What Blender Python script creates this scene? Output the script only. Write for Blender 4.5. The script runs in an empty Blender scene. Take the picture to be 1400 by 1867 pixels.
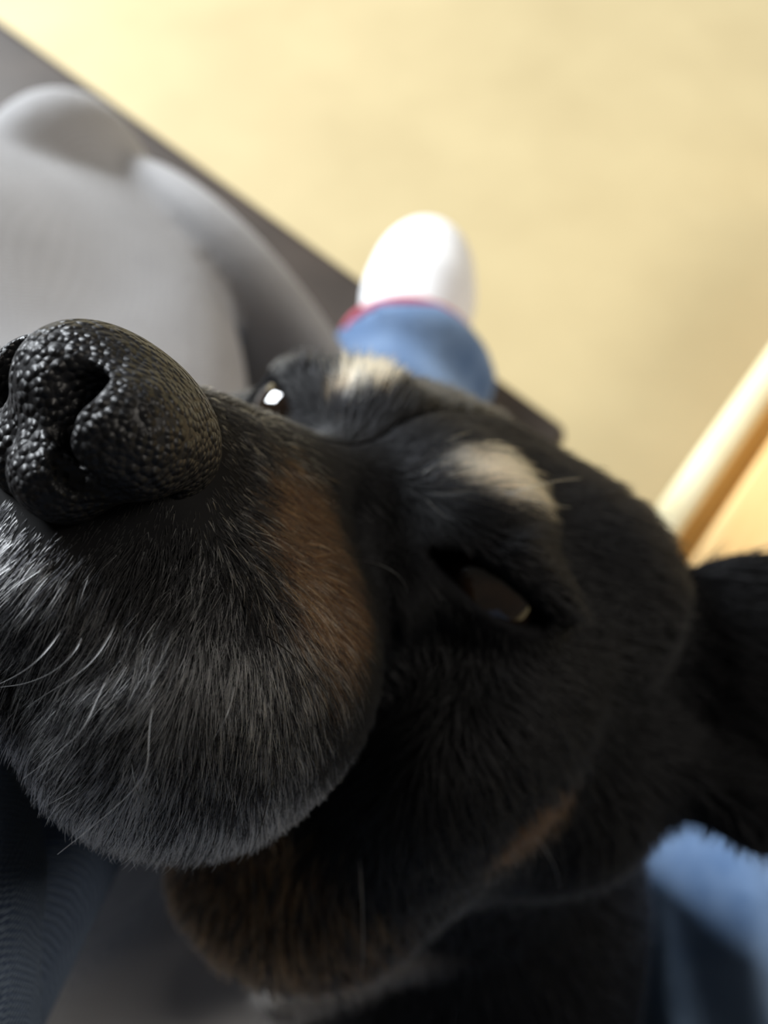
import bpy, math, random
import numpy as np
from mathutils import Vector

# ------------------------------------------------------------------ camera, world, lights, exposure
scene = bpy.context.scene
CAM_H = 0.95
PITCH = 65.0
cam_data = bpy.data.cameras.new('camera')
cam = bpy.data.objects.new('camera', cam_data)
scene.collection.objects.link(cam)
cam.location = (0, 0, CAM_H)
cam.rotation_euler = (math.radians(90 - PITCH), 0, 0)
cam_data.sensor_fit = 'VERTICAL'
cam_data.sensor_height = 36.0
cam_data.sensor_width = 27.0
cam_data.lens = 36.0 * 1450 / 1867
cam_data.clip_start = 0.01
cam_data.dof.use_dof = True
cam_data.dof.focus_distance = 0.104
cam_data.dof.aperture_fstop = 11.5
scene.camera = cam

world = bpy.data.worlds.new('room_light')
scene.world = world
world.use_nodes = True
world.node_tree.nodes['Background'].inputs[0].default_value = (1.0, 0.93, 0.82, 1)
world.node_tree.nodes['Background'].inputs[1].default_value = 0.068


def area(name, loc, target, size, power, color):
    l = bpy.data.lights.new(name, 'AREA')
    l.shape = 'RECTANGLE'
    l.size, l.size_y = size
    l.energy = power
    l.color = color
    o = bpy.data.objects.new(name, l)
    scene.collection.objects.link(o)
    o.location = loc
    o.rotation_euler = (Vector(target) - Vector(loc)).to_track_quat('-Z', 'Y').to_euler()
    return o


area('window_daylight', (-3.4, 3.3, 2.8), (0.0, 0.3, 0.45), (1.6, 2.2), 680, (0.90, 0.95, 1.0))
area('right_side_fill', (2.1, 0.5, 2.3), (0.3, 0.2, 0.3), (0.8, 1.4), 40, (1.0, 0.93, 0.84))  # fill light added at the right to brighten jeans, ear and bench; no doorway modelled

scene.view_settings.view_transform = 'Standard'
scene.view_settings.look = 'None'
scene.view_settings.exposure = 0.0
scene.view_settings.gamma = 1.0
scene.view_settings.use_curve_mapping = False

rng = np.random.default_rng(7)
random.seed(7)
col = scene.collection


# ------------------------------------------------------------------ helpers: materials
def mat(name):
    m = bpy.data.materials.new(name)
    m.use_nodes = True
    nt = m.node_tree
    b = nt.nodes['Principled BSDF']
    return m, nt, b


def N(nt, t, **kw):
    n = nt.nodes.new(t)
    for k, v in kw.items():
        if k.startswith('i_'):
            n.inputs[k[2:].replace('_', ' ')].default_value = v
        else:
            setattr(n, k, v)
    return n


def coords(nt, scale=(1, 1, 1), rot=(0, 0, 0)):
    tc = N(nt, 'ShaderNodeTexCoord')
    mp = N(nt, 'ShaderNodeMapping')
    mp.inputs['Scale'].default_value = scale
    mp.inputs['Rotation'].default_value = rot
    nt.links.new(tc.outputs['Object'], mp.inputs['Vector'])
    return mp.outputs['Vector']


def ramp(nt, fac, stops):
    r = N(nt, 'ShaderNodeValToRGB')
    e = r.color_ramp.elements
    while len(e) < len(stops):
        e.new(0.5)
    for q, (p, c) in zip(e, stops):
        q.position = p
        q.color = (*c, 1)
    nt.links.new(fac, r.inputs['Fac'])
    return r.outputs['Color']


def bump(nt, b, height, strength, dist):
    n = N(nt, 'ShaderNodeBump')
    n.inputs['Strength'].default_value = strength
    n.inputs['Distance'].default_value = dist
    nt.links.new(height, n.inputs['Height'])
    nt.links.new(n.outputs['Normal'], b.inputs['Normal'])
    return n


def cloth(name, c1, c2, mottle, weave, rot, bumpd, rough=0.9, sheen=0.3, strength=0.6, sheen_tint=(1, 1, 1)):
    m, nt, b = mat(name)
    v = coords(nt)
    no = N(nt, 'ShaderNodeTexNoise')
    no.inputs['Scale'].default_value = mottle
    no.inputs['Detail'].default_value = 4
    nt.links.new(v, no.inputs['Vector'])
    base = ramp(nt, no.outputs['Fac'], [(0.35, c1), (0.65, c2)])
    v2 = coords(nt, rot=rot)
    wv = N(nt, 'ShaderNodeTexWave')
    wv.inputs['Scale'].default_value = weave
    wv.inputs['Distortion'].default_value = 1.2
    wv.inputs['Detail'].default_value = 2
    wv.inputs['Detail Scale'].default_value = 2.5
    nt.links.new(v2, wv.inputs['Vector'])
    v3 = coords(nt, rot=(rot[0] + 1.2, rot[1] + 1.1, rot[2]))
    w2 = N(nt, 'ShaderNodeTexWave')
    w2.inputs['Scale'].default_value = weave * 1.1
    w2.inputs['Distortion'].default_value = 1.5
    nt.links.new(v3, w2.inputs['Vector'])
    mul = N(nt, 'ShaderNodeMath', operation='MULTIPLY')
    nt.links.new(wv.outputs['Fac'], mul.inputs[0])
    nt.links.new(w2.outputs['Fac'], mul.inputs[1])
    mx = N(nt, 'ShaderNodeMix', data_type='RGBA', blend_type='MULTIPLY')
    mx.inputs['Factor'].default_value = 0.35
    nt.links.new(base, mx.inputs[6])
    nt.links.new(ramp(nt, mul.outputs[0], [(0.0, (0.45, 0.45, 0.45)), (0.6, (1, 1, 1))]), mx.inputs[7])
    nt.links.new(mx.outputs[2], b.inputs['Base Color'])
    b.inputs['Roughness'].default_value = rough
    b.inputs['Specular IOR Level'].default_value = 0.2
    b.inputs['Sheen Weight'].default_value = sheen
    b.inputs['Sheen Roughness'].default_value = 0.4
    b.inputs['Sheen Tint'].default_value = (*sheen_tint, 1)
    bump(nt, b, mul.outputs[0], strength, bumpd)
    return m


# ------------------------------------------------------------------ helpers: meshes
def link(o, parent=None):
    col.objects.link(o)
    if parent is not None:
        o.parent = parent
    return o


def tag(o, label=None, cat=None, kind=None, group=None):
    if label: o['label'] = label
    if cat: o['category'] = cat
    if kind: o['kind'] = kind
    if group: o['group'] = group
    return o


def empty(name, loc):
    o = bpy.data.objects.new(name, None)
    o.location = loc
    o.empty_display_size = 0.05
    return link(o)


def mesh_obj(name, verts, faces, material, parent=None, smooth=True):
    me = bpy.data.meshes.new(name)
    me.from_pydata([tuple(map(float, v)) for v in verts], [], [tuple(map(int, f)) for f in faces])
    me.update()
    if smooth:
        me.polygons.foreach_set('use_smooth', np.ones(len(me.polygons), dtype=bool))
    me.materials.append(material)
    return link(bpy.data.objects.new(name, me), parent)


def box_obj(name, lo, hi, material, parent=None, bevel=0.0, seg=4, offset=(0, 0, 0)):
    x0, y0, z0 = [a - o for a, o in zip(lo, offset)]
    x1, y1, z1 = [a - o for a, o in zip(hi, offset)]
    v = [(x0, y0, z0), (x1, y0, z0), (x1, y1, z0), (x0, y1, z0), (x0, y0, z1), (x1, y0, z1), (x1, y1, z1), (x0, y1, z1)]
    f = [(0, 3, 2, 1), (4, 5, 6, 7), (0, 1, 5, 4), (1, 2, 6, 5), (2, 3, 7, 6), (3, 0, 4, 7)]
    o = mesh_obj(name, v, f, material, parent)
    if bevel:
        md = o.modifiers.new('bevel', 'BEVEL')
        md.width = bevel
        md.segments = seg
    return o


def prism_obj(name, poly, z0, z1, material, parent=None, bevel=0.0, seg=4, offset=(0, 0, 0)):
    n = len(poly)
    v = [(x - offset[0], y - offset[1], z0 - offset[2]) for x, y in poly] + [(x - offset[0], y - offset[1], z1 - offset[2]) for x, y in poly]
    f = [tuple(range(n))[::-1], tuple(range(n, 2 * n))] + [(i, (i + 1) % n, n + (i + 1) % n, n + i) for i in range(n)]
    o = mesh_obj(name, v, f, material, parent)
    if bevel:
        md = o.modifiers.new('bevel', 'BEVEL')
        md.width = bevel
        md.segments = seg
    return o


# ------------------------------------------------------------------ helpers: signed distance modelling
def ell(P, c, r, M=None):
    q = P - np.asarray(c, np.float32)
    if M is not None:
        q = q @ M
    r = np.asarray(r, np.float32)
    a = q / r
    k0 = np.sqrt((a * a).sum(1))
    b = a / r
    k1 = np.sqrt((b * b).sum(1)) + 1e-9
    return k0 * (k0 - 1) / k1


def cone(P, a, b, ra, rb):
    a = np.asarray(a, np.float32); b = np.asarray(b, np.float32)
    d = b - a
    h = np.clip(((P - a) @ d) / float(d @ d), 0, 1)
    q = P - a - h[:, None] * d
    return np.sqrt((q * q).sum(1)) - (ra + (rb - ra) * h)


def smin(a, b, k):
    h = np.clip(0.5 + 0.5 * (b - a) / k, 0, 1)
    return b + (a - b) * h - k * h * (1 - h)


def smax(a, b, k):
    return -smin(-a, -b, k)


def frame(axis_x, hint):
    """columns: local axes in the parent's space; x along axis_x, z near hint"""
    x = np.asarray(axis_x, float); x = x / np.linalg.norm(x)
    z = np.asarray(hint, float); z = z - x * (z @ x); z /= np.linalg.norm(z)
    y = np.cross(z, x)
    return np.stack([x, y, z], 1).astype(np.float32)


def surface(fn, lo, hi, res, refine=2):
    """naive surface nets, then vertices pulled onto the zero level"""
    lo = np.asarray(lo, np.float32)
    n = np.ceil((np.asarray(hi) - lo) / res).astype(int) + 1
    ax = [lo[i] + res * np.arange(n[i], dtype=np.float32) for i in range(3)]
    f = np.empty(n, np.float32)
    yz = np.stack(np.meshgrid(ax[1], ax[2], indexing='ij'), -1).reshape(-1, 2)
    step = max(1, 400000 // len(yz))
    for i in range(0, n[0], step):
        xs = ax[0][i:i + step]
        P = np.empty((len(xs), len(yz), 3), np.float32)
        P[:, :, 0] = xs[:, None]
        P[:, :, 1:] = yz
        f[i:i + step] = fn(P.reshape(-1, 3)).reshape(len(xs), n[1], n[2])
    s = f < 0
    c = s[:-1, :-1, :-1].astype(np.int8)
    tot = np.zeros_like(c)
    for dx in (0, 1):
        for dy in (0, 1):
            for dz in (0, 1):
                tot += s[dx:n[0] - 1 + dx, dy:n[1] - 1 + dy, dz:n[2] - 1 + dz]
    cells = np.argwhere((tot > 0) & (tot < 8))
    idx = -np.ones(tot.shape, np.int32)
    idx[tuple(cells.T)] = np.arange(len(cells))
    acc = np.zeros((len(cells), 3)); cnt = np.zeros(len(cells))
    cor = [(0, 0, 0), (1, 0, 0), (0, 1, 0), (1, 1, 0), (0, 0, 1), (1, 0, 1), (0, 1, 1), (1, 1, 1)]
    val = [f[tuple((cells + np.array(k)).T)] for k in cor]
    for a in range(8):
        for b in range(a + 1, 8):
            df = np.abs(np.array(cor[a]) - np.array(cor[b]))
            if df.sum() != 1: continue
            va, vb = val[a], val[b]
            m = (va < 0) != (vb < 0)
            t = np.where(m, va / np.where(m, va - vb, 1), 0)
            p = np.array(cor[a]) + t[:, None] * (np.array(cor[b]) - np.array(cor[a]))
            acc += p * m[:, None]; cnt += m
    V = lo + (cells + acc / cnt[:, None]) * res
    quads = []
    for axis in range(3):
        o1, o2 = [(1, 2), (2, 0), (0, 1)][axis]
        sl_a = [slice(None)] * 3; sl_b = [slice(None)] * 3
        sl_a[axis] = slice(0, -1); sl_b[axis] = slice(1, None)
        e = s[tuple(sl_a)] != s[tuple(sl_b)]
        E_ = np.argwhere(e)
        ok = (E_[:, o1] > 0) & (E_[:, o2] > 0) & (E_[:, o1] < n[o1] - 1) & (E_[:, o2] < n[o2] - 1)
        E_ = E_[ok]
        ids = []
        for d1, d2 in ((-1, -1), (0, -1), (0, 0), (-1, 0)):
            q = E_.copy(); q[:, o1] += d1; q[:, o2] += d2
            ids.append(idx[tuple(q.T)])
        q = np.stack(ids, 1)
        inside = s[tuple(E_.T)]
        q[~inside] = q[~inside][:, ::-1]
        quads.append(q)
    Q = np.concatenate(quads)
    V = V.astype(np.float32)
    for _ in range(refine):
        v, g = grad(fn, V, res * 0.5)
        V = V - np.clip(v, -res, res)[:, None] * g
    return V, Q


def grad(fn, V, h):
    v = fn(V)
    g = np.empty_like(V)
    for i in range(3):
        d = np.zeros(3, np.float32); d[i] = h
        g[:, i] = fn(V + d) - fn(V - d)
    g /= (np.linalg.norm(g, axis=1, keepdims=True) + 1e-9)
    return v, g


def fast_mesh(name, V, Q, material, parent=None, colors=None):
    me = bpy.data.meshes.new(name)
    me.vertices.add(len(V))
    me.vertices.foreach_set('co', np.ascontiguousarray(V, np.float32).ravel())
    me.loops.add(Q.size)
    me.loops.foreach_set('vertex_index', np.ascontiguousarray(Q, np.int32).ravel())
    me.polygons.add(len(Q))
    me.polygons.foreach_set('loop_start', np.arange(0, Q.size, 4, dtype=np.int32))
    me.polygons.foreach_set('use_smooth', np.ones(len(Q), dtype=bool))
    me.update(calc_edges=True)
    me.validate()
    if colors is not None:
        a = me.attributes.new('coat', 'FLOAT_COLOR', 'POINT')
        a.data.foreach_set('color', np.c_[colors, np.ones(len(colors))].astype(np.float32).ravel())
    me.materials.append(material)
    return link(bpy.data.objects.new(name, me), parent)


def sstep(x, a, b):
    t = np.clip((x - a) / (b - a), 0, 1)
    return t * t * (3 - 2 * t)


def vnoise(P, scale, seed=0):
    """cheap smooth value noise for coat patches"""
    q = P / scale
    i = np.floor(q).astype(np.int64)
    fr = q - i
    fr = fr * fr * (3 - 2 * fr)
    out = np.zeros(len(P))
    for dx in (0, 1):
        for dy in (0, 1):
            for dz in (0, 1):
                h = (i[:, 0] + dx) * 374761393 + (i[:, 1] + dy) * 668265263 + (i[:, 2] + dz) * 2147483647 + seed * 974711
                h = (h ^ (h >> 13)) * 1274126177
                h = ((h ^ (h >> 16)) & 0xFFFF) / 65535.0
                w = (fr[:, 0] if dx else 1 - fr[:, 0]) * (fr[:, 1] if dy else 1 - fr[:, 1]) * (fr[:, 2] if dz else 1 - fr[:, 2])
                out += h * w
    return out


# ------------------------------------------------------------------ floor
m, nt, b = mat('yellow_floor')
v = coords(nt)
n1 = N(nt, 'ShaderNodeTexNoise'); n1.inputs['Scale'].default_value = 5.0; n1.inputs['Detail'].default_value = 5
nt.links.new(v, n1.inputs['Vector'])
nt.links.new(ramp(nt, n1.outputs['Fac'], [(0.3, (0.525, 0.425, 0.235)), (0.7, (0.585, 0.48, 0.27))]), b.inputs['Base Color'])
b.inputs['Roughness'].default_value = 0.55
b.inputs['Specular IOR Level'].default_value = 0.3
bump(nt, b, n1.outputs['Fac'], 0.05, 0.002)
floor_m = m
o = mesh_obj('floor', [(-3, -2, 0), (3, -2, 0), (3, 4, 0), (-3, 4, 0)], [(0, 1, 2, 3)], floor_m, smooth=False)
tag(o, kind='structure')

# ------------------------------------------------------------------ sofa
leather, nt, b = mat('dark_brown_upholstery')
v = coords(nt)
n1 = N(nt, 'ShaderNodeTexNoise'); n1.inputs['Scale'].default_value = 14; n1.inputs['Detail'].default_value = 6
nt.links.new(v, n1.inputs['Vector'])
nt.links.new(ramp(nt, n1.outputs['Fac'], [(0.3, (0.040, 0.029, 0.021)), (0.7, (0.068, 0.050, 0.037))]), b.inputs['Base Color'])
b.inputs['Roughness'].default_value = 0.6
n2 = N(nt, 'ShaderNodeTexVoronoi'); n2.inputs['Scale'].default_value = 420
nt.links.new(v, n2.inputs['Vector'])
bump(nt, b, n2.outputs['Distance'], 0.25, 0.001)

SOFA_Z = 0.42
E0 = np.array([0.147, 0.320])           # front corner of the chaise
EDIR = np.array([-0.741, 0.671])        # along the chaise front edge, away from the corner
EIN = np.array([-0.671, -0.741])        # from the edge into the seat


def sofa_pt(u, w):
    return tuple(E0 + EDIR * u + EIN * w)


sofa = empty('corner_sofa', (-0.4, 0.0, 0.0))
tag(sofa, 'dark brown upholstered corner sofa, its front edge running past the grey blanket', 'sofa')
so = (-0.4, 0.0, 0.0)
prism_obj('seat_base', [sofa_pt(0.02, 0.02), sofa_pt(1.15, 0.02), sofa_pt(1.15, 1.1), sofa_pt(-0.75, 1.1), sofa_pt(-0.75, 0.40), sofa_pt(0.02, 0.40)], 0.07, 0.29, leather, sofa, 0.015, 3, so)
prism_obj('seat_cushion', [sofa_pt(0, 0), sofa_pt(1.13, 0), sofa_pt(1.13, 0.372), sofa_pt(0, 0.372)], 0.29, SOFA_Z, leather, sofa, 0.012, 4, so)
prism_obj('seat_cushion', [sofa_pt(-0.75, 0.376), sofa_pt(1.13, 0.376), sofa_pt(1.13, 0.95), sofa_pt(-0.75, 0.95)], 0.29, SOFA_Z, leather, sofa, 0.012, 4, so)
prism_obj('backrest', [sofa_pt(-0.75, 0.955), sofa_pt(1.13, 0.955), sofa_pt(1.13, 1.12), sofa_pt(-0.75, 1.12)], 0.20, 0.85, leather, sofa, 0.05, 4, so)
prism_obj('armrest', [sofa_pt(1.135, 0.0), sofa_pt(1.30, 0.0), sofa_pt(1.30, 1.12), sofa_pt(1.135, 1.12)], 0.07, 0.60, leather, sofa, 0.04, 4, so)
for u, w in ((0.08, 0.08), (1.05, 0.08), (-0.68, 1.0), (1.05, 1.0), (-0.68, 0.48)):
    c = np.array(sofa_pt(u, w))
    box_obj('foot', (c[0] - 0.025, c[1] - 0.025, 0.0), (c[0] + 0.025, c[1] + 0.025, 0.072), leather, sofa, 0.005, 2, so)

# ------------------------------------------------------------------ wooden bench at the right
wood, nt, b = mat('honey_wood')
v = coords(nt, (1, 1, 1), (0, 0, math.radians(-52)))
wv = N(nt, 'ShaderNodeTexNoise'); wv.inputs['Scale'].default_value = 9; wv.inputs['Detail'].default_value = 6
mp = N(nt, 'ShaderNodeMapping'); mp.inputs['Scale'].default_value = (1, 14, 6)
nt.links.new(v, mp.inputs['Vector']); nt.links.new(mp.outputs['Vector'], wv.inputs['Vector'])
nt.links.new(ramp(nt, wv.outputs['Fac'], [(0.3, (0.86, 0.54, 0.21)), (0.7, (0.94, 0.64, 0.29))]), b.inputs['Base Color'])
b.inputs['Roughness'].default_value = 0.4
pale, nt, b = mat('pale_wood_edge')
v = coords(nt)
wv = N(nt, 'ShaderNodeTexNoise'); wv.inputs['Scale'].default_value = 30; wv.inputs['Detail'].default_value = 4
nt.links.new(v, wv.inputs['Vector'])
nt.links.new(ramp(nt, wv.outputs['Fac'], [(0.3, (0.92, 0.82, 0.50)), (0.7, (0.97, 0.89, 0.60))]), b.inputs['Base Color'])
b.inputs['Roughness'].default_value = 0.35

BZ = 0.30
B0 = np.array([0.236, 0.294]); BD = np.array([0.617, 0.787]); BP = np.array([0.787, -0.617])


def bench_pt(u, w):
    return tuple(B0 + BD * u + BP * w)


bo = (*bench_pt(0.4, 0.2), 0.0)
bench = empty('wooden_bench', bo)
tag(bench, 'low honey-coloured wooden bench with a pale rounded edge, behind the dog\'s ear', 'bench')
U0, U1 = -0.060, 0.85
prism_obj('edge_rail', [bench_pt(U0, 0), bench_pt(U1, 0), bench_pt(U1, 0.030), bench_pt(U0, 0.030)], BZ - 0.045, BZ + 0.002, pale, bench, 0.013, 5, bo)
prism_obj('bench_top', [bench_pt(U0, 0.050), bench_pt(U1, 0.050), bench_pt(U1, 0.38), bench_pt(U0, 0.38)], BZ - 0.030, BZ, wood, bench, 0.005, 3, bo)
prism_obj('under_frame', [bench_pt(U0 + 0.01, 0.025), bench_pt(U1 - 0.01, 0.025), bench_pt(U1 - 0.01, 0.37), bench_pt(U0 + 0.01, 0.37)], BZ - 0.055, BZ - 0.024, wood, bench, 0, 2, bo)
for u, w in ((U0 + 0.04, 0.06), (U1 - 0.04, 0.06), (U0 + 0.04, 0.34), (U1 - 0.04, 0.34)):
    c = np.array(bench_pt(u, w))
    box_obj('leg', (c[0] - 0.02, c[1] - 0.02, 0), (c[0] + 0.02, c[1] + 0.02, BZ - 0.05), wood, bench, 0.004, 2, bo)

# ------------------------------------------------------------------ the dog (head space in millimetres: x to its right, y along the muzzle, z up)
HR = np.array([[-0.6897, -0.2537, 0.6781], [0.7168, -0.1066, 0.6891], [-0.1025, 0.9614, 0.2554]])
HO = np.array([-0.0017, 0.0813, 0.7929])
DOG = np.array([0.06, -0.10, 0.44])


def to_dog(V):
    return (V / 1000.0) @ HR.T + HO - DOG


def both(fn, P, x, *rest):
    return np.minimum(fn(P, x, *rest), fn(P, (-x[0], x[1], x[2]), *rest))


def mir(P):
    Q_ = P.copy()
    x = Q_[:, 0]
    Q_[:, 0] = -np.abs(x + 6.0 * sstep(x, -6, 24) * sstep(-Q_[:, 1], -45, -20))   # the far half of the face is a little narrower
    return Q_


CANTH_A = np.array([-21.7, 7.7, -3.5]); CANTH_B = np.array([-48.5, -9.0, 1.2])
EYE_C = np.array([-33.5, -5.5, -1.0])
EYE_R = 12.0
EYE_M = frame(CANTH_B - CANTH_A, (0, 0.25, 1))


def head_sdf(P):
    S = mir(P)                                   # near half (x < 0) stands for both
    d = ell(S, (0, -48, -3), (52, 62, 36.5))        # skull
    d = smin(d, ell(P, (-37, -61, 19), (30, 36, 27)), 14)        # near temple, ear muscle drawn up
    d = smin(d, ell(P, (24, -55, 6), (26, 34, 22)), 14)          # far temple
    d = smin(d, ell(S, (-19, -4, 3), (19, 17, 14)), 13)          # brow
    d = smin(d, ell(S, (-46, -40, -30), (25, 42, 38)), 18)       # cheek
    d = smin(d, cone(S, (0, 0, -32), (0, 60, -35), 31, 19), 14)  # muzzle core
    d = smin(d, cone(S, (0, 15, -17), (0, 70, -27), 15, 11), 8)  # bridge
    d = smin(d, ell(S, (-21.5, 38, -46), (24, 34, 27)), 12)         # flew
    d = smin(d, ell(S, (-8, 68, -44), (11, 11, 11)), 7)          # lip front under the nose
    jaw = cone(S, (0, -6, -64), (0, 60, -60), 26, 12)
    jaw = smin(jaw, ell(S, (-8, 58, -59), (12, 14, 8)), 6)
    d = smin(d, jaw, 4)
    # eye socket hollow, lids, slit
    d = smax(d, -ell(S, (-19, 22, -6), (8, 6, 7)), 8)
    d = smin(d, ell(S, (-25, 8, -11), (7, 5, 6)), 7)              # inner lower lid
    d = smin(d, ell(S, EYE_C, (18, 13.5, 13.5), EYE_M), 4)
    sl = ell(S, (CANTH_A + CANTH_B) / 2 + np.array([-1.0, 5.0, -1.2]), (15, 14.5, 3.2), EYE_M)
    lid = smin(cone(S, (-22, 9.0, 1.5), (-35, 6, 6.5), 2.4, 3.0), cone(S, (-35, 6, 6.5), (-50, -8, 6), 3.0, 2.4), 2)
    d = smin(d, lid, 4)                                          # upper lid fold
    d = smax(d, -sl, 1.6)
    # neck and trunk (not mirrored: the dog turns its neck)
    t = cone(P, (0, -70, -12), (-22, -140, -45), 54, 58)
    t = smin(t, cone(P, (-22, -140, -45), (-62, -225, -90), 58, 70), 20)
    t = smin(t, cone(P, (-62, -225, -90), (-170, -280, -235), 72, 78), 25)
    t = smin(t, ell(P, (-62, -98, -22), (34, 40, 36)), 20)
    t = smin(t, cone(P, (-79, -142, -69), (-44, -131, -140), 7, 10), 8)   # foreleg tucked under the chin
    t = smin(t, ell(P, (-30, -64, -76), (38, 50, 40)), 25)       # throat
    d = smin(d, t, 22)
    # ears: the near one spread sideways, the far one laid back
    Mx = frame((-0.95, -0.30, 0.12), (0.15, -1.0, 0.15))
    e = ell(P, (-107, -95, 42), (56, 38, 7), Mx)
    e = smax(e, -ell(P, (-115, -83, 42), (43, 25, 8), Mx), 3)
    e = smin(e, cone(P, (-82, -94, 2), (-112, -98, 8), 12, 10), 8)
    d = smin(d, e, 12)
    M2 = frame((0.55, -0.80, -0.2), (0.8, 0.5, 0.2))
    d = smin(d, ell(P, (58, -108, -8), (44, 26, 7), M2), 8)
    return d.astype(np.float32)


NC = np.array([0.0, 88.0, -24.0], np.float32)
NSHIFT = np.array([1.3, 1.8, 0.4], np.float32)
_y, _r = math.radians(-16), math.radians(10)
NROT = (np.array([[math.cos(_y), -math.sin(_y), 0], [math.sin(_y), math.cos(_y), 0], [0, 0, 1]])
        @ np.array([[math.cos(_r), 0, math.sin(_r)], [0, 1, 0], [-math.sin(_r), 0, math.cos(_r)]])).astype(np.float32)


def nose_sdf(P):
    S = (P - NSHIFT - NC) @ NROT + NC
    S[:, 0] = -np.abs(S[:, 0])
    d = ell(S, (0, 73, -23.2), (13.2, 14.5, 10.2))
    d = smin(d, ell(S, (-10.2, 77.5, -25.5), (6.4, 8.6, 7.4)), 3)        # wing
    d = smin(d, ell(S, (0, 79, -23.5), (6, 9.5, 7.5)), 4)        # middle ridge
    d = smin(d, ell(S, (-4, 77.5, -34), (6, 6.5, 5.5)), 4)
    d = smax(d, -cone(S, (-8.6, 94, -24.0), (-8.0, 69, -25.5), 3.5, 3.2), 1.2)
    d = smax(d, -cone(S, (-8.4, 93, -28.0), (-8.0, 69, -28.5), 3.2, 2.8), 1.2)
    d = smax(d, -cone(S, (-8.6, 88, -30.5), (-10.5, 80, -33.0), 1.8, 1.5), 1.5)
    d = smax(d, -cone(S, (-10.5, 82, -33.0), (-18, 70, -32), 1.5, 1.2), 1.5)
    d = smax(d, -cone(S, (0, 91.5, -20), (0, 85, -44), 0.7, 1.1), 1.6)
    return d.astype(np.float32)


def dog_world(P):
    """signed distance to the dog in metres at world points"""
    return head_sdf((((P - HO) @ HR) * 1000).astype(np.float32)) / 1000


def clear_of(d, P, others, gap=0.004, band=0.03):
    """hollow a solid out where another one lies, so the two touch without crossing"""
    d = d.astype(np.float32).copy()
    k = d < band
    for fn in others:
        d[k] = np.maximum(d[k], gap - fn(P[k]))
    return d


# ------------------------------------------------------------------ person: trousers, sweater, hand, shoes
denim = cloth('blue_denim', (0.115, 0.195, 0.35), (0.245, 0.355, 0.54), 22, 260, (0.3, 0.2, 0.4), 0.0005, 0.85, 0.15, 0.5, (0.7, 0.8, 1))
navy = cloth('navy_knit', (0.030, 0.045, 0.085), (0.055, 0.078, 0.125), 30, 420, (0.1, 0.5, 0.9), 0.0011, 0.85, 0.35, 1.0, (0.5, 0.62, 0.75))
person = empty('person', (0.0, -0.35, SOFA_Z))
tag(person, 'person in blue jeans and a navy sleeve, one leg stretched out past the sofa edge', 'person')
po = np.array([0.0, -0.35, SOFA_Z])


def jeans_sdf(P):
    d = cone(P, (-0.145, -0.40, 0.53), (-0.06, 0.03, 0.492), 0.085, 0.058)
    d = smin(d, cone(P, (-0.06, 0.03, 0.492), (0.006, 0.285, 0.485), 0.056, 0.056), 0.03)
    d = smin(d, cone(P, (0.006, 0.285, 0.485), (0.012, 0.322, 0.486), 0.056, 0.060), 0.02)
    r = cone(P, (0.13, -0.42, 0.53), (0.225, 0.06, 0.475), 0.095, 0.075)
    ax = np.array([0.095, 0.48, -0.055]) / 0.4925
    q = P - np.array([0.13, -0.42, 0.53], np.float32)
    al = q @ ax
    r = r + (0.004 * np.sin(q[:, 0] * 190 - al * 20)).astype(np.float32)
    r = smin(r, cone(P, (0.225, 0.06, 0.475), (0.205, 0.065, 0.13), 0.072, 0.058), 0.03)
    hips = ell(P, (-0.005, -0.47, 0.553), (0.19, 0.13, 0.125))
    d = smin(smin(d, hips, 0.06), r, 0.05)
    # creases around the shin
    d = d + (0.0055 * np.sin(P[:, 1] * 105 + P[:, 0] * 45)).astype(np.float32) * sstep(P[:, 1], 0.18, 0.3)
    d = np.maximum(d, P[:, 2] - 0.64)
    d = np.maximum(d, P[:, 1] - 0.336)
    d = np.maximum(d, 0.075 - P[:, 2])
    return clear_of(d, P, (dog_world,), 0.005)


V, Q = surface(jeans_sdf, (-0.30, -0.66, 0.05), (0.36, 0.44, 0.70), 0.0085)
fast_mesh('trousers', V - po, Q, denim, person)

sweat_a = np.array([-0.30, -0.16, 0.72]); sweat_b = np.array([-0.055, 0.045, 0.735])


RID = ((-0.0786, 0.0291, 0.7980), (-0.0740, 0.0010, 0.7904), (-0.0744, -0.0302, 0.7792))


def sweater_sdf(P):
    d = ell(P, (-0.01, -0.50, 0.80), (0.19, 0.115, 0.26))
    d = smin(d, cone(P, (-0.19, -0.48, 0.98), (-0.205, -0.20, 0.72), 0.062, 0.055), 0.05)
    d = smin(d, cone(P, (-0.205, -0.20, 0.72), (-0.092, 0.030, 0.752), 0.052, 0.038), 0.03)
    d = smin(d, cone(P, RID[0], RID[1], 0.010, 0.011), 0.004)      # raised fold along the sleeve
    d = smin(d, cone(P, RID[1], RID[2], 0.011, 0.012), 0.004)
    d = smin(d, cone(P, (0.17, -0.48, 0.98), (0.27, -0.40, 0.74), 0.062, 0.055), 0.05)
    d = smin(d, cone(P, (0.27, -0.40, 0.74), (0.15, -0.44, 0.62), 0.052, 0.04), 0.03)
    d = np.maximum(d, 0.60 - P[:, 2])
    return clear_of(d, P, (dog_world,), 0.006)


V, Q = surface(sweater_sdf, (-0.36, -0.66, 0.56), (0.40, 0.12, 1.10), 0.006)
fast_mesh('sweater', V - po, Q, navy, person)

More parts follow.
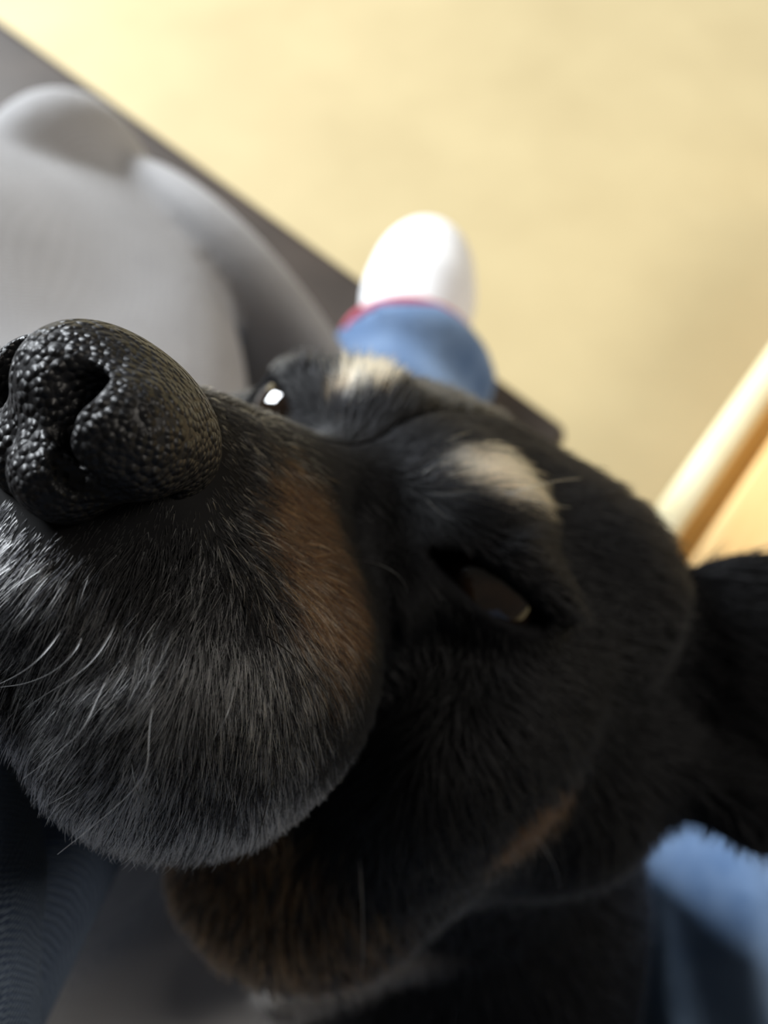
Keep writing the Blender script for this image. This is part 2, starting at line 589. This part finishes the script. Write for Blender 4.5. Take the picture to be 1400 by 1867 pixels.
white, nt, b = mat('white_knit')
v = coords(nt)
n1 = N(nt, 'ShaderNodeTexNoise'); n1.inputs['Scale'].default_value = 160
nt.links.new(v, n1.inputs['Vector'])
nt.links.new(ramp(nt, n1.outputs['Fac'], [(0.3, (0.82, 0.82, 0.82)), (0.7, (0.9, 0.9, 0.9))]), b.inputs['Base Color'])
b.inputs['Roughness'].default_value = 0.8
bump(nt, b, n1.outputs['Fac'], 0.3, 0.001)
red, nt, b = mat('raspberry_trim')
v = coords(nt)
n1 = N(nt, 'ShaderNodeTexNoise'); n1.inputs['Scale'].default_value = 90
nt.links.new(v, n1.inputs['Vector'])
nt.links.new(ramp(nt, n1.outputs['Fac'], [(0.3, (0.42, 0.06, 0.10)), (0.7, (0.55, 0.10, 0.15))]), b.inputs['Base Color'])
b.inputs['Roughness'].default_value = 0.8

FH = np.array([0.012, 0.310, 0.462])   # heel
FT = np.array([0.036, 0.482, 0.440])   # toe


def shoe_sdf(P):
    ax = (FT - FH) / np.linalg.norm(FT - FH)
    Mx = frame(ax, (0, 0, 1))
    d = ell(P, FH * 0.25 + FT * 0.75, (0.072, 0.043, 0.034), Mx)
    d = smin(d, cone(P, FH + [0, 0.01, 0.0], FH * 0.4 + FT * 0.6, 0.038, 0.040), 0.02)
    return d.astype(np.float32)


V, Q = surface(shoe_sdf, (-0.08, 0.30, 0.36), (0.13, 0.66, 0.54), 0.005)
shoe = fast_mesh('shoe', V - po, Q, white, person)
tag(shoe, 'white shoe')


def ring(c, axis, hint, ra, rb, tube, nu=40, nv=10):
    Mx = frame(axis, hint)
    vs, fs = [], []
    for i in range(nu):
        a = 2 * math.pi * i / nu
        dirv = Mx[:, 1] * math.cos(a) + Mx[:, 2] * math.sin(a)
        cc = c + Mx[:, 1] * math.cos(a) * ra + Mx[:, 2] * math.sin(a) * rb
        for j in range(nv):
            t = 2 * math.pi * j / nv
            vs.append(cc + dirv * math.cos(t) * tube + Mx[:, 0] * math.sin(t) * tube)
            fs.append((i * nv + j, ((i + 1) % nu) * nv + j, ((i + 1) % nu) * nv + (j + 1) % nv, i * nv + (j + 1) % nv))
    return vs, fs


vs, fs = ring(np.array([0.017, 0.3465, 0.478]), (0.1, 0.98, -0.12), (0, 0, 1), 0.047, 0.049, 0.0045)
tag(mesh_obj('shoe_collar', [v - po for v in vs], fs, red, shoe), 'raspberry red collar of the shoe')

skin, nt, b = mat('skin')
v = coords(nt)
n1 = N(nt, 'ShaderNodeTexNoise'); n1.inputs['Scale'].default_value = 60
nt.links.new(v, n1.inputs['Vector'])
nt.links.new(ramp(nt, n1.outputs['Fac'], [(0.3, (0.48, 0.27, 0.19)), (0.7, (0.56, 0.33, 0.24))]), b.inputs['Base Color'])
b.inputs['Roughness'].default_value = 0.55




def hand_sdf(P):
    d = cone(P, (-0.095, 0.020, 0.745), (-0.083, 0.070, 0.706), 0.026, 0.028)
    d = smin(d, ell(P, (-0.074, 0.082, 0.698), (0.040, 0.038, 0.016), HAND_M), 0.012)
    for off, ln in ((-0.027, 0.9), (-0.009, 1.06), (0.009, 1.0), (0.026, 0.8)):
        k = HAND_O + HAND_M[:, 1] * off
        m1 = k + (HAND_M[:, 0] * 0.030 - HAND_M[:, 2] * 0.004) * ln
        m2 = m1 + (HAND_M[:, 0] * 0.016 - HAND_M[:, 2] * 0.016) * ln
        f = smin(cone(P, k, m1, 0.0095, 0.0085), cone(P, m1, m2, 0.0085, 0.0072), 0.003)
        d = smin(d, f, 0.004)
    k = HAND_O - HAND_M[:, 0] * 0.035 - HAND_M[:, 1] * 0.030
    d = smin(d, cone(P, k, k + HAND_M[:, 0] * 0.028 - HAND_M[:, 1] * 0.022, 0.012, 0.009), 0.006)
    return clear_of(d, P, (dog_world,), 0.004)


HAND_M = frame((0.25, 0.85, -0.40), (0, 0.4, 0.9))
HAND_O = np.array([-0.068, 0.104, 0.688])
Vh, Qh = surface(hand_sdf, (-0.16, -0.02, 0.62), (0.0, 0.20, 0.79), 0.003)
fast_mesh('hand', Vh - po, Qh, skin, person)
other = shoe.copy(); col.objects.link(other); other.parent = person
other.location = Vector((0.163, -0.270, -0.404))
collar = shoe.children[0].copy(); col.objects.link(collar); collar.parent = other
collar.location = (0, 0, 0)

# ------------------------------------------------------------------ grey blanket
grey = cloth('grey_blanket', (0.40, 0.395, 0.40), (0.47, 0.465, 0.47), 16, 210, (0.2, 0.3, 0.6), 0.0006, 0.85, 0.35, 0.5)
A65 = frame((0.216, -0.976, 0.0), (0, 0, 1))
TILT = frame((0.215, -0.972, 0.09), (0, 0, 1))
A30 = frame((0.871, -0.492, 0.0), (0, 0, 1))
A45 = frame((0.769, -0.640, 0.0), (0, 0, 1))


def blanket_sdf(P):
    slab = np.maximum(np.abs(P[:, 2] - (SOFA_Z + 0.008)) - 0.006, -1)
    u = (P[:, :2] - E0) @ EDIR; w = (P[:, :2] - E0) @ EIN
    rect = np.maximum(np.maximum(0.20 - u, u - 0.55), np.maximum(0.12 - w, w - 0.56)).astype(np.float32)
    d = smax(slab, rect, 0.02)
    d = smin(d, ell(P, (-0.225, 0.187, 0.60), (0.255, 0.160, 0.075), TILT), 0.03)
    d = smin(d, ell(P, (-0.225, 0.187, 0.48), (0.225, 0.135, 0.15), A65), 0.06)
    d = smin(d, ell(P, (-0.245, 0.285, 0.585), (0.125, 0.115, 0.10), TILT), 0.03)
    d = smin(d, ell(P, (-0.196, 0.366, 0.575), (0.045, 0.073, 0.085), A30), 0.006)   # folded-over top
    d = smin(d, ell(P, (-0.110, 0.346, 0.478), (0.140, 0.036, 0.150), A45), 0.008)
    d = smin(d, cone(P, (-0.16, -0.40, 0.53), (-0.06, 0.14, 0.49), 0.110, 0.082), 0.04)   # over the thigh
    fold = 0.004 * np.sin(w * 55 + 9 * u) * np.sin(u * 9)
    d = d + fold.astype(np.float32)
    d = np.maximum(d, SOFA_Z + 0.002 - P[:, 2])
    return clear_of(d, P, (jeans_sdf, hand_sdf, sweater_sdf, dog_world))


V, Q = surface(blanket_sdf, (-0.62, -0.46, 0.40), (0.12, 0.62, 0.76), 0.006)
bl = fast_mesh('blanket', V - np.array([-0.2, 0.2, SOFA_Z]), Q, grey)
bl.location = (-0.2, 0.2, SOFA_Z)
tag(bl, 'light grey fleece blanket bunched in two humps on the sofa', 'blanket')

# ------------------------------------------------------------------ dog coat and parts
BLACK = np.array([0.0025, 0.0025, 0.003]); TAN = np.array([0.066, 0.031, 0.013]); GREY = np.array([0.76, 0.75, 0.74])
CREAM = np.array([0.90, 0.70, 0.46]); PAW = np.array([0.30, 0.275, 0.25]); DTAN = np.array([0.12, 0.06, 0.024])


def blob(S, c, r, M=None, soft=0.35):
    q = S - np.asarray(c)
    if M is not None: q = q @ M
    k = np.sqrt(((q / np.asarray(r)) ** 2).sum(1))
    return 1 - sstep(k, 1 - soft, 1 + soft)


BROW_M = frame((-11, -13, 11), (0, 0.5, 1))


def coat(P):
    """colour masks of the coat in head space: tan, grey, cream"""
    S = mir(P)
    tan = blob(S, (-24, 48, -20), (17, 12, 24), None, 0.3)
    gry = sstep(S[:, 1], 38, 52) * sstep(-S[:, 2], 16, 36)
    gry = np.maximum(gry, 0.25 * blob(S, (0, 54, -14), (13, 22, 8)))
    gry = np.maximum(gry, blob(S, (-38, 38, -56), (22, 26, 16)))
    under = blob(S, (-14, 77, -32), (13, 12, 7))
    gry = gry * (1 - 0.9 * under)
    cream = blob(S, (-19.5, 5, 13), (13, 8, 7), BROW_M)
    cheek = 1.5 * blob(S, (-68, -38, -33), (13, 15, 13))
    throat = blob(S, (-30, -40, -86), (40, 46, 24))
    paw = (1 - sstep(cone(P, (-75, -140, -74), (-44, -131, -140), 8, 13), -4, 4)) * (0.35 + 0.65 * sstep(P[:, 2], -130, -85))
    return tan, gry, cream, np.maximum(cheek, 0.6 * throat), paw


def coat_color(P, per_hair=False):
    tan, gry, cream, dt, paw = coat(P)
    n = len(P)
    c = np.tile(BLACK, (n, 1))
    if per_hair:
        r = rng.random(n)[:, None]; r2 = rng.random(n)
        patch = vnoise(P, 7.0, 3)
        tan = (tan > r[:, 0]).astype(float) * (0.15 + 2.2 * r2 ** 3)
        g = (gry * (0.24 + 0.50 * patch) > rng.random(n)).astype(float)
        dt = (dt > r[:, 0]) * (0.5 + 0.7 * r2)
        cream = (cream > r[:, 0]) * (0.6 + 0.5 * r2)
        gg = g * (0.45 + 1.25 * rng.random(n))
        c = c * (1 - np.clip(dt, 0, 1))[:, None] + DTAN * dt[:, None]
        c = c * (1 - np.clip(tan, 0, 1))[:, None] + TAN * tan[:, None]
        c = c * (1 - g)[:, None] + GREY * gg[:, None]
        c = c * (1 - np.clip(cream, 0, 1))[:, None] + CREAM * cream[:, None]
    else:
        c = c * (1 - np.clip(dt, 0, 1))[:, None] + DTAN * 0.3 * dt[:, None]
        c = c * (1 - tan)[:, None] + TAN * 0.12 * tan[:, None]
        c = c * (1 - 0.5 * gry)[:, None] + GREY * 0.012 * gry[:, None]
        c = c * (1 - cream)[:, None] + CREAM * 0.6 * cream[:, None]
    c = c * (1 - paw)[:, None] + PAW * paw[:, None]
    return c


def fur_dir(P):
    S = mir(P); sx = np.where(P[:, 0] > 0, 1.0, -1.0)
    back = sstep(-S[:, 1], -92, 5)
    d = np.stack([np.zeros(len(P)), -0.28 - 1.6 * back, -1.0 + 0.45 * back], 1)           # muzzle: down, then sweeping back
    up = sstep(S[:, 2], -12, 12)
    d2 = np.stack([-0.55 * np.ones(len(P)), -0.8 * np.ones(len(P)), 0.45 * np.ones(len(P))], 1)
    d = d * (1 - up)[:, None] + d2 * up[:, None]
    br = sstep(S[:, 1], 14, 30) * sstep(S[:, 2], -26, -14)
    d = d * (1 - br)[:, None] + np.array([-0.35, -1.0, -0.2]) * br[:, None]
    d[:, 0] *= -sx
    return d


dog = empty('dog', DOG)
tag(dog, 'black and tan dog with a greying muzzle looking up at the camera', 'dog')

body_m, nt, b = mat('dog_skin')
at = N(nt, 'ShaderNodeAttribute', attribute_name='coat')
nt.links.new(at.outputs['Color'], b.inputs['Base Color'])
b.inputs['Roughness'].default_value = 0.75
b.inputs['Specular IOR Level'].default_value = 0.08
V, Q = surface(head_sdf, (-262, -370, -330), (135, 92, 80), 2.4)
body = fast_mesh('body', to_dog(V), Q, body_m, dog, coat_color(V))

nose_m, nt, b = mat('wet_black_nose')
v = coords(nt)
vo = N(nt, 'ShaderNodeTexVoronoi', feature='SMOOTH_F1'); vo.inputs['Scale'].default_value = 900
vo.inputs['Smoothness'].default_value = 0.25
nt.links.new(v, vo.inputs['Vector'])
rp = ramp(nt, vo.outputs['Distance'], [(0.1, (1, 1, 1)), (0.75, (0, 0, 0))])
b.inputs['Base Color'].default_value = (0.007, 0.007, 0.008, 1)
b.inputs['Specular IOR Level'].default_value = 0.30
n1 = N(nt, 'ShaderNodeTexNoise'); n1.inputs['Scale'].default_value = 3000
nt.links.new(v, n1.inputs['Vector'])
nt.links.new(ramp(nt, n1.outputs['Fac'], [(0.3, (0.38, 0.38, 0.38)), (0.7, (0.55, 0.55, 0.55))]), b.inputs['Roughness'])
bump(nt, b, rp, 0.8, 0.0006)
Vn, Qn = surface(nose_sdf, (-24, 56, -46), (24, 98, -5), 0.6)
nose = fast_mesh('nose', to_dog(Vn), Qn, nose_m, dog)
tag(nose, 'wet black pebbled nose')

eye_m, nt, b = mat('dark_brown_eye')
v = coords(nt)
no = N(nt, 'ShaderNodeTexNoise'); no.inputs['Scale'].default_value = 300
nt.links.new(v, no.inputs['Vector'])
nt.links.new(ramp(nt, no.outputs['Fac'], [(0.3, (0.006, 0.003, 0.002)), (0.7, (0.014, 0.007, 0.003))]), b.inputs['Base Color'])
b.inputs['Roughness'].default_value = 0.04
b.inputs['Coat Weight'].default_value = 1.0


def uvsphere(c, r, nu=32, nv=20):
    vs = [c + np.array([0, 0, r])]
    for j in range(1, nv):
        t = math.pi * j / nv
        for i in range(nu):
            a = 2 * math.pi * i / nu
            vs.append(c + r * np.array([math.sin(t) * math.cos(a), math.sin(t) * math.sin(a), math.cos(t)]))
    vs.append(c - np.array([0, 0, r]))
    fs = [(0, 1 + i, 1 + (i + 1) % nu) for i in range(nu)]
    for j in range(nv - 2):
        for i in range(nu):
            p = 1 + j * nu
            fs.append((p + i, p + nu + i, p + nu + (i + 1) % nu, p + (i + 1) % nu))
    p = 1 + (nv - 2) * nu
    fs += [(p + i, len(vs) - 1, p + (i + 1) % nu) for i in range(nu)]
    return np.array(vs), fs


for sgn in (1, -1):
    c = EYE_C * np.array([sgn, 1, 1]) - np.array([6.0 if sgn < 0 else 0.0, 0, 0])
    vs, fs = uvsphere(c + np.array([0, 0.5, -0.8]), EYE_R)
    mesh_obj('eye', to_dog(vs), fs, eye_m, dog)

#FUR
# ------------------------------------------------------------------ fur, whiskers
hair_m, nt, b = mat('fur_strands')
nt.nodes.remove(b)
hb = N(nt, 'ShaderNodeBsdfHairPrincipled')
hb.parametrization = 'COLOR'
at = N(nt, 'ShaderNodeAttribute', attribute_name='coat')
nt.links.new(at.outputs['Color'], hb.inputs['Color'])
hb.inputs['Roughness'].default_value = 0.45
hb.inputs['IOR'].default_value = 1.33
hb.inputs['Radial Roughness'].default_value = 0.5
hb.inputs['Coat'].default_value = 0.0
nt.links.new(hb.outputs[0], nt.nodes['Material Output'].inputs['Surface'])


def curves_obj(name, pts, radius, colors, parent):
    """pts (n, k, 3) in dog space metres, radius (n, k), colours (n, 3)"""
    n, k, _ = pts.shape
    cu = bpy.data.hair_curves.new(name)
    cu.add_curves([k] * n)
    cu.position_data.foreach_set('vector', np.ascontiguousarray(pts, np.float32).ravel())
    ra = cu.attributes.get('radius') or cu.attributes.new('radius', 'FLOAT', 'POINT')
    ra.data.foreach_set('value', np.ascontiguousarray(radius, np.float32).ravel())
    ca = cu.attributes.new('coat', 'FLOAT_COLOR', 'POINT')
    cc = np.repeat(np.c_[colors, np.ones(n)], k, axis=0)
    ca.data.foreach_set('color', np.ascontiguousarray(cc, np.float32).ravel())
    cu.materials.append(hair_m)
    return link(bpy.data.objects.new(name, cu), parent)


# roots: triangles of the body weighted by area and by how close-coated the region is
tri = np.concatenate([Q[:, [0, 1, 2]], Q[:, [0, 2, 3]]])
A_, B_, C_ = V[tri[:, 0]], V[tri[:, 1]], V[tri[:, 2]]
ar = np.linalg.norm(np.cross(B_ - A_, C_ - A_), axis=1) / 2
mid = (A_ + B_ + C_) / 3
S = mir(mid)
dens = np.full(len(mid), 0.55)
dens = np.where(S[:, 1] > -30, 1.6, dens)
dens = np.where(S[:, 1] > 12, 11.0, dens)
dens = np.where(mid[:, 1] < -150, 0.18, dens)
dens = np.where((S[:, 1] > -30) & (mid[:, 0] > 12), 1.6, dens)
dens = np.where((nose_sdf(mid.astype(np.float32)) < 0.2), 0.0, dens)
sl = ell(S.astype(np.float32), (CANTH_A + CANTH_B) / 2 + np.array([-1.0, 5.0, -1.2]), (17, 18, 5.4), EYE_M)
dens = np.where(sl < 0, 0.0, dens)
w = ar * dens
n_h = int(w.sum())
pick = rng.choice(len(w), n_h, p=w / w.sum())
u1 = rng.random(n_h); u2 = rng.random(n_h)
fl = u1 + u2 > 1
u1[fl], u2[fl] = 1 - u1[fl], 1 - u2[fl]
root = (A_[pick] + u1[:, None] * (B_[pick] - A_[pick]) + u2[:, None] * (C_[pick] - A_[pick])).astype(np.float32)
_, nrm = grad(head_sdf, root, 1.0)
dv = fur_dir(root)
jit = np.stack([vnoise(root, 5.0, 11 + i) - 0.5 for i in range(3)], 1)
dv = dv + jit * 0.45 + rng.normal(0, 0.13, dv.shape)
dv -= nrm * (dv * nrm).sum(1)[:, None]
dv /= np.linalg.norm(dv, axis=1)[:, None] + 1e-9
Sr = mir(root)
length = np.full(n_h, 9.0)
length = np.where(Sr[:, 1] > -20, 7.0, length)
length = np.where(Sr[:, 1] > 20, 5.4, length)
length = np.where((Sr[:, 1] > 50) & (Sr[:, 2] > -40), 4.5, length)
length *= 1 + 0.6 * blob(Sr, (-20, 3, 13), (14, 12, 9))
length *= 1 + 0.5 * blob(Sr, (-34, 38, -64), (26, 34, 14))
eyed = ell(Sr.astype(np.float32), (CANTH_A + CANTH_B) / 2 + np.array([-1.0, 5.0, -1.2]), (17, 18, 5.4), EYE_M)
length *= np.clip(0.35 + eyed / 10.0, 0.35, 1)
length *= 0.65 + 0.6 * rng.random(n_h)
edge = nose_sdf(root)
length *= np.clip(edge / 7.0, 0.38, 1)
lift = 0.34 + 0.12 * rng.normal(size=n_h)
lift = np.clip(lift, 0.12, 0.7)
K = 5
pts = np.empty((n_h, K, 3))
for i in range(K):
    t = i / (K - 1)
    pts[:, i] = root - nrm * 0.3 + length[:, None] * (dv * (t * (0.75 + 0.25 * t)) + nrm * (lift * t * (1 - 0.55 * t))[:, None])
rad = 0.062 * (0.8 + 0.4 * rng.random(n_h))
rad = np.where(Sr[:, 1] < 12, rad * 2.0, rad)
rad = rad[:, None] * np.array([1.0, 0.95, 0.8, 0.55, 0.15])[None] / 1000
fur = curves_obj('fur', to_dog(pts.reshape(-1, 3)).reshape(n_h, K, 3), rad, coat_color(root, True), dog)
tag(fur, kind='stuff')

# whiskers: control points in head space, near side as seen, a few mirrored to the far side
WH = [
    ('w', (-20.5, 73.9, -45.6), (-22.6, 76.7, -45.8), (-22.0, 76.0, -50.0), (-16.1, 73.1, -57.6)),
    ('w', (-21.6, 73.0, -40.8), (-24.5, 75.3, -45.5), (-23.6, 74.9, -50.1), (-19.8, 71.3, -57.3)),
    ('w', (-25.1, 71.8, -45.6), (-28.8, 74.2, -50.6), (-29.1, 73.8, -54.2), (-25.9, 70.3, -63.2)),
    ('w', (-31.0, 69.4, -44.8), (-36.4, 71.1, -49.1), (-37.7, 70.2, -53.5), (-34.5, 66.4, -67.2)),
    ('b', (-32.6, 61.8, -31.1), (-38.7, 62.5, -30.1), (-42.7, 59.6, -30.7), (-44.3, 53.3, -32.8)),
    ('b', (-37.9, 62.9, -44.0), (-42.5, 64.0, -47.0), (-44.3, 61.8, -51.6), (-43.1, 56.5, -57.1)),
    ('b', (-42.9, 53.3, -42.6), (-46.1, 55.0, -46.3), (-47.7, 52.9, -50.6), (-47.5, 47.2, -55.8)),
    ('w', (-35.5, 63.8, -37.9), (-38.6, 68.1, -38.8), (-39.7, 68.8, -40.5), (-39.1, 65.8, -43.8)),
    ('w', (-21.4, 27.4, -15.5), (-26.2, 28.7, -13.4), (-28.9, 26.5, -12.9), (-29.8, 20.6, -13.8)),
    ('w', (-50.1, -11.8, -60.3), (-56.3, -11.5, -65.6), (-61.8, -15.4, -72.4), (-65.9, -23.2, -80.4)),
    ('w', (-72.0, -40.4, -34.5), (-76.0, -38.9, -35.3), (-79.6, -41.7, -36.8), (-83.7, -49.1, -40.3)),
    ('w', (-26.4, 9.2, 12.2), (-30.4, 11.0, 16.9), (-33.0, 9.1, 21.7), (-35.1, 3.1, 27.1)),
    ('w', (-22.8, 10.5, 12.4), (-30.6, 10.6, 15.0), (-34.9, 7.9, 17.8), (-37.1, 1.6, 21.3)),
    ('b', (-35.5, 64.9, -52.1), (-38.5, 67.6, -51.8), (-38.9, 66.9, -53.6), (-37.3, 62.7, -57.7)),
    ('b', (-33.1, 66.8, -52.6), (-36.5, 69.4, -52.9), (-38.1, 68.4, -54.0), (-37.7, 63.7, -55.8)),
    ('w', (-18.2, 75.4, -45.4), (-20.5, 77.8, -48.8), (-19.6, 77.1, -52.5), (-15.5, 73.3, -58.0)),
]
for q in WH[2:8]:
    WH = WH + [(q[0],) + tuple((-p[0], p[1], p[2]) for p in q[1:])]
KW = 10
tt = np.linspace(0, 1, KW)
wp, wr, wc = [], [], []
for kind_, *p in WH:
    p = np.array(p)
    lag = []
    kn = np.array([0, 1 / 3, 2 / 3, 1])
    for t in tt:
        w4 = [np.prod([(t - kn[j]) / (kn[i] - kn[j]) for j in range(4) if j != i]) for i in range(4)]
        lag.append(np.array(w4) @ p)
    wp.append(lag)
    wr.append((0.105 if kind_ == 'w' else 0.10) * (1 - 0.75 * tt) / 1000)
    wc.append((0.72, 0.72, 0.72) if kind_ == 'w' else (0.002, 0.002, 0.002))
wp = np.array(wp)
wh = curves_obj('whiskers', to_dog(wp.reshape(-1, 3)).reshape(wp.shape), np.array(wr), np.array(wc), dog)
tag(wh, 'long white and black whiskers', kind='stuff')
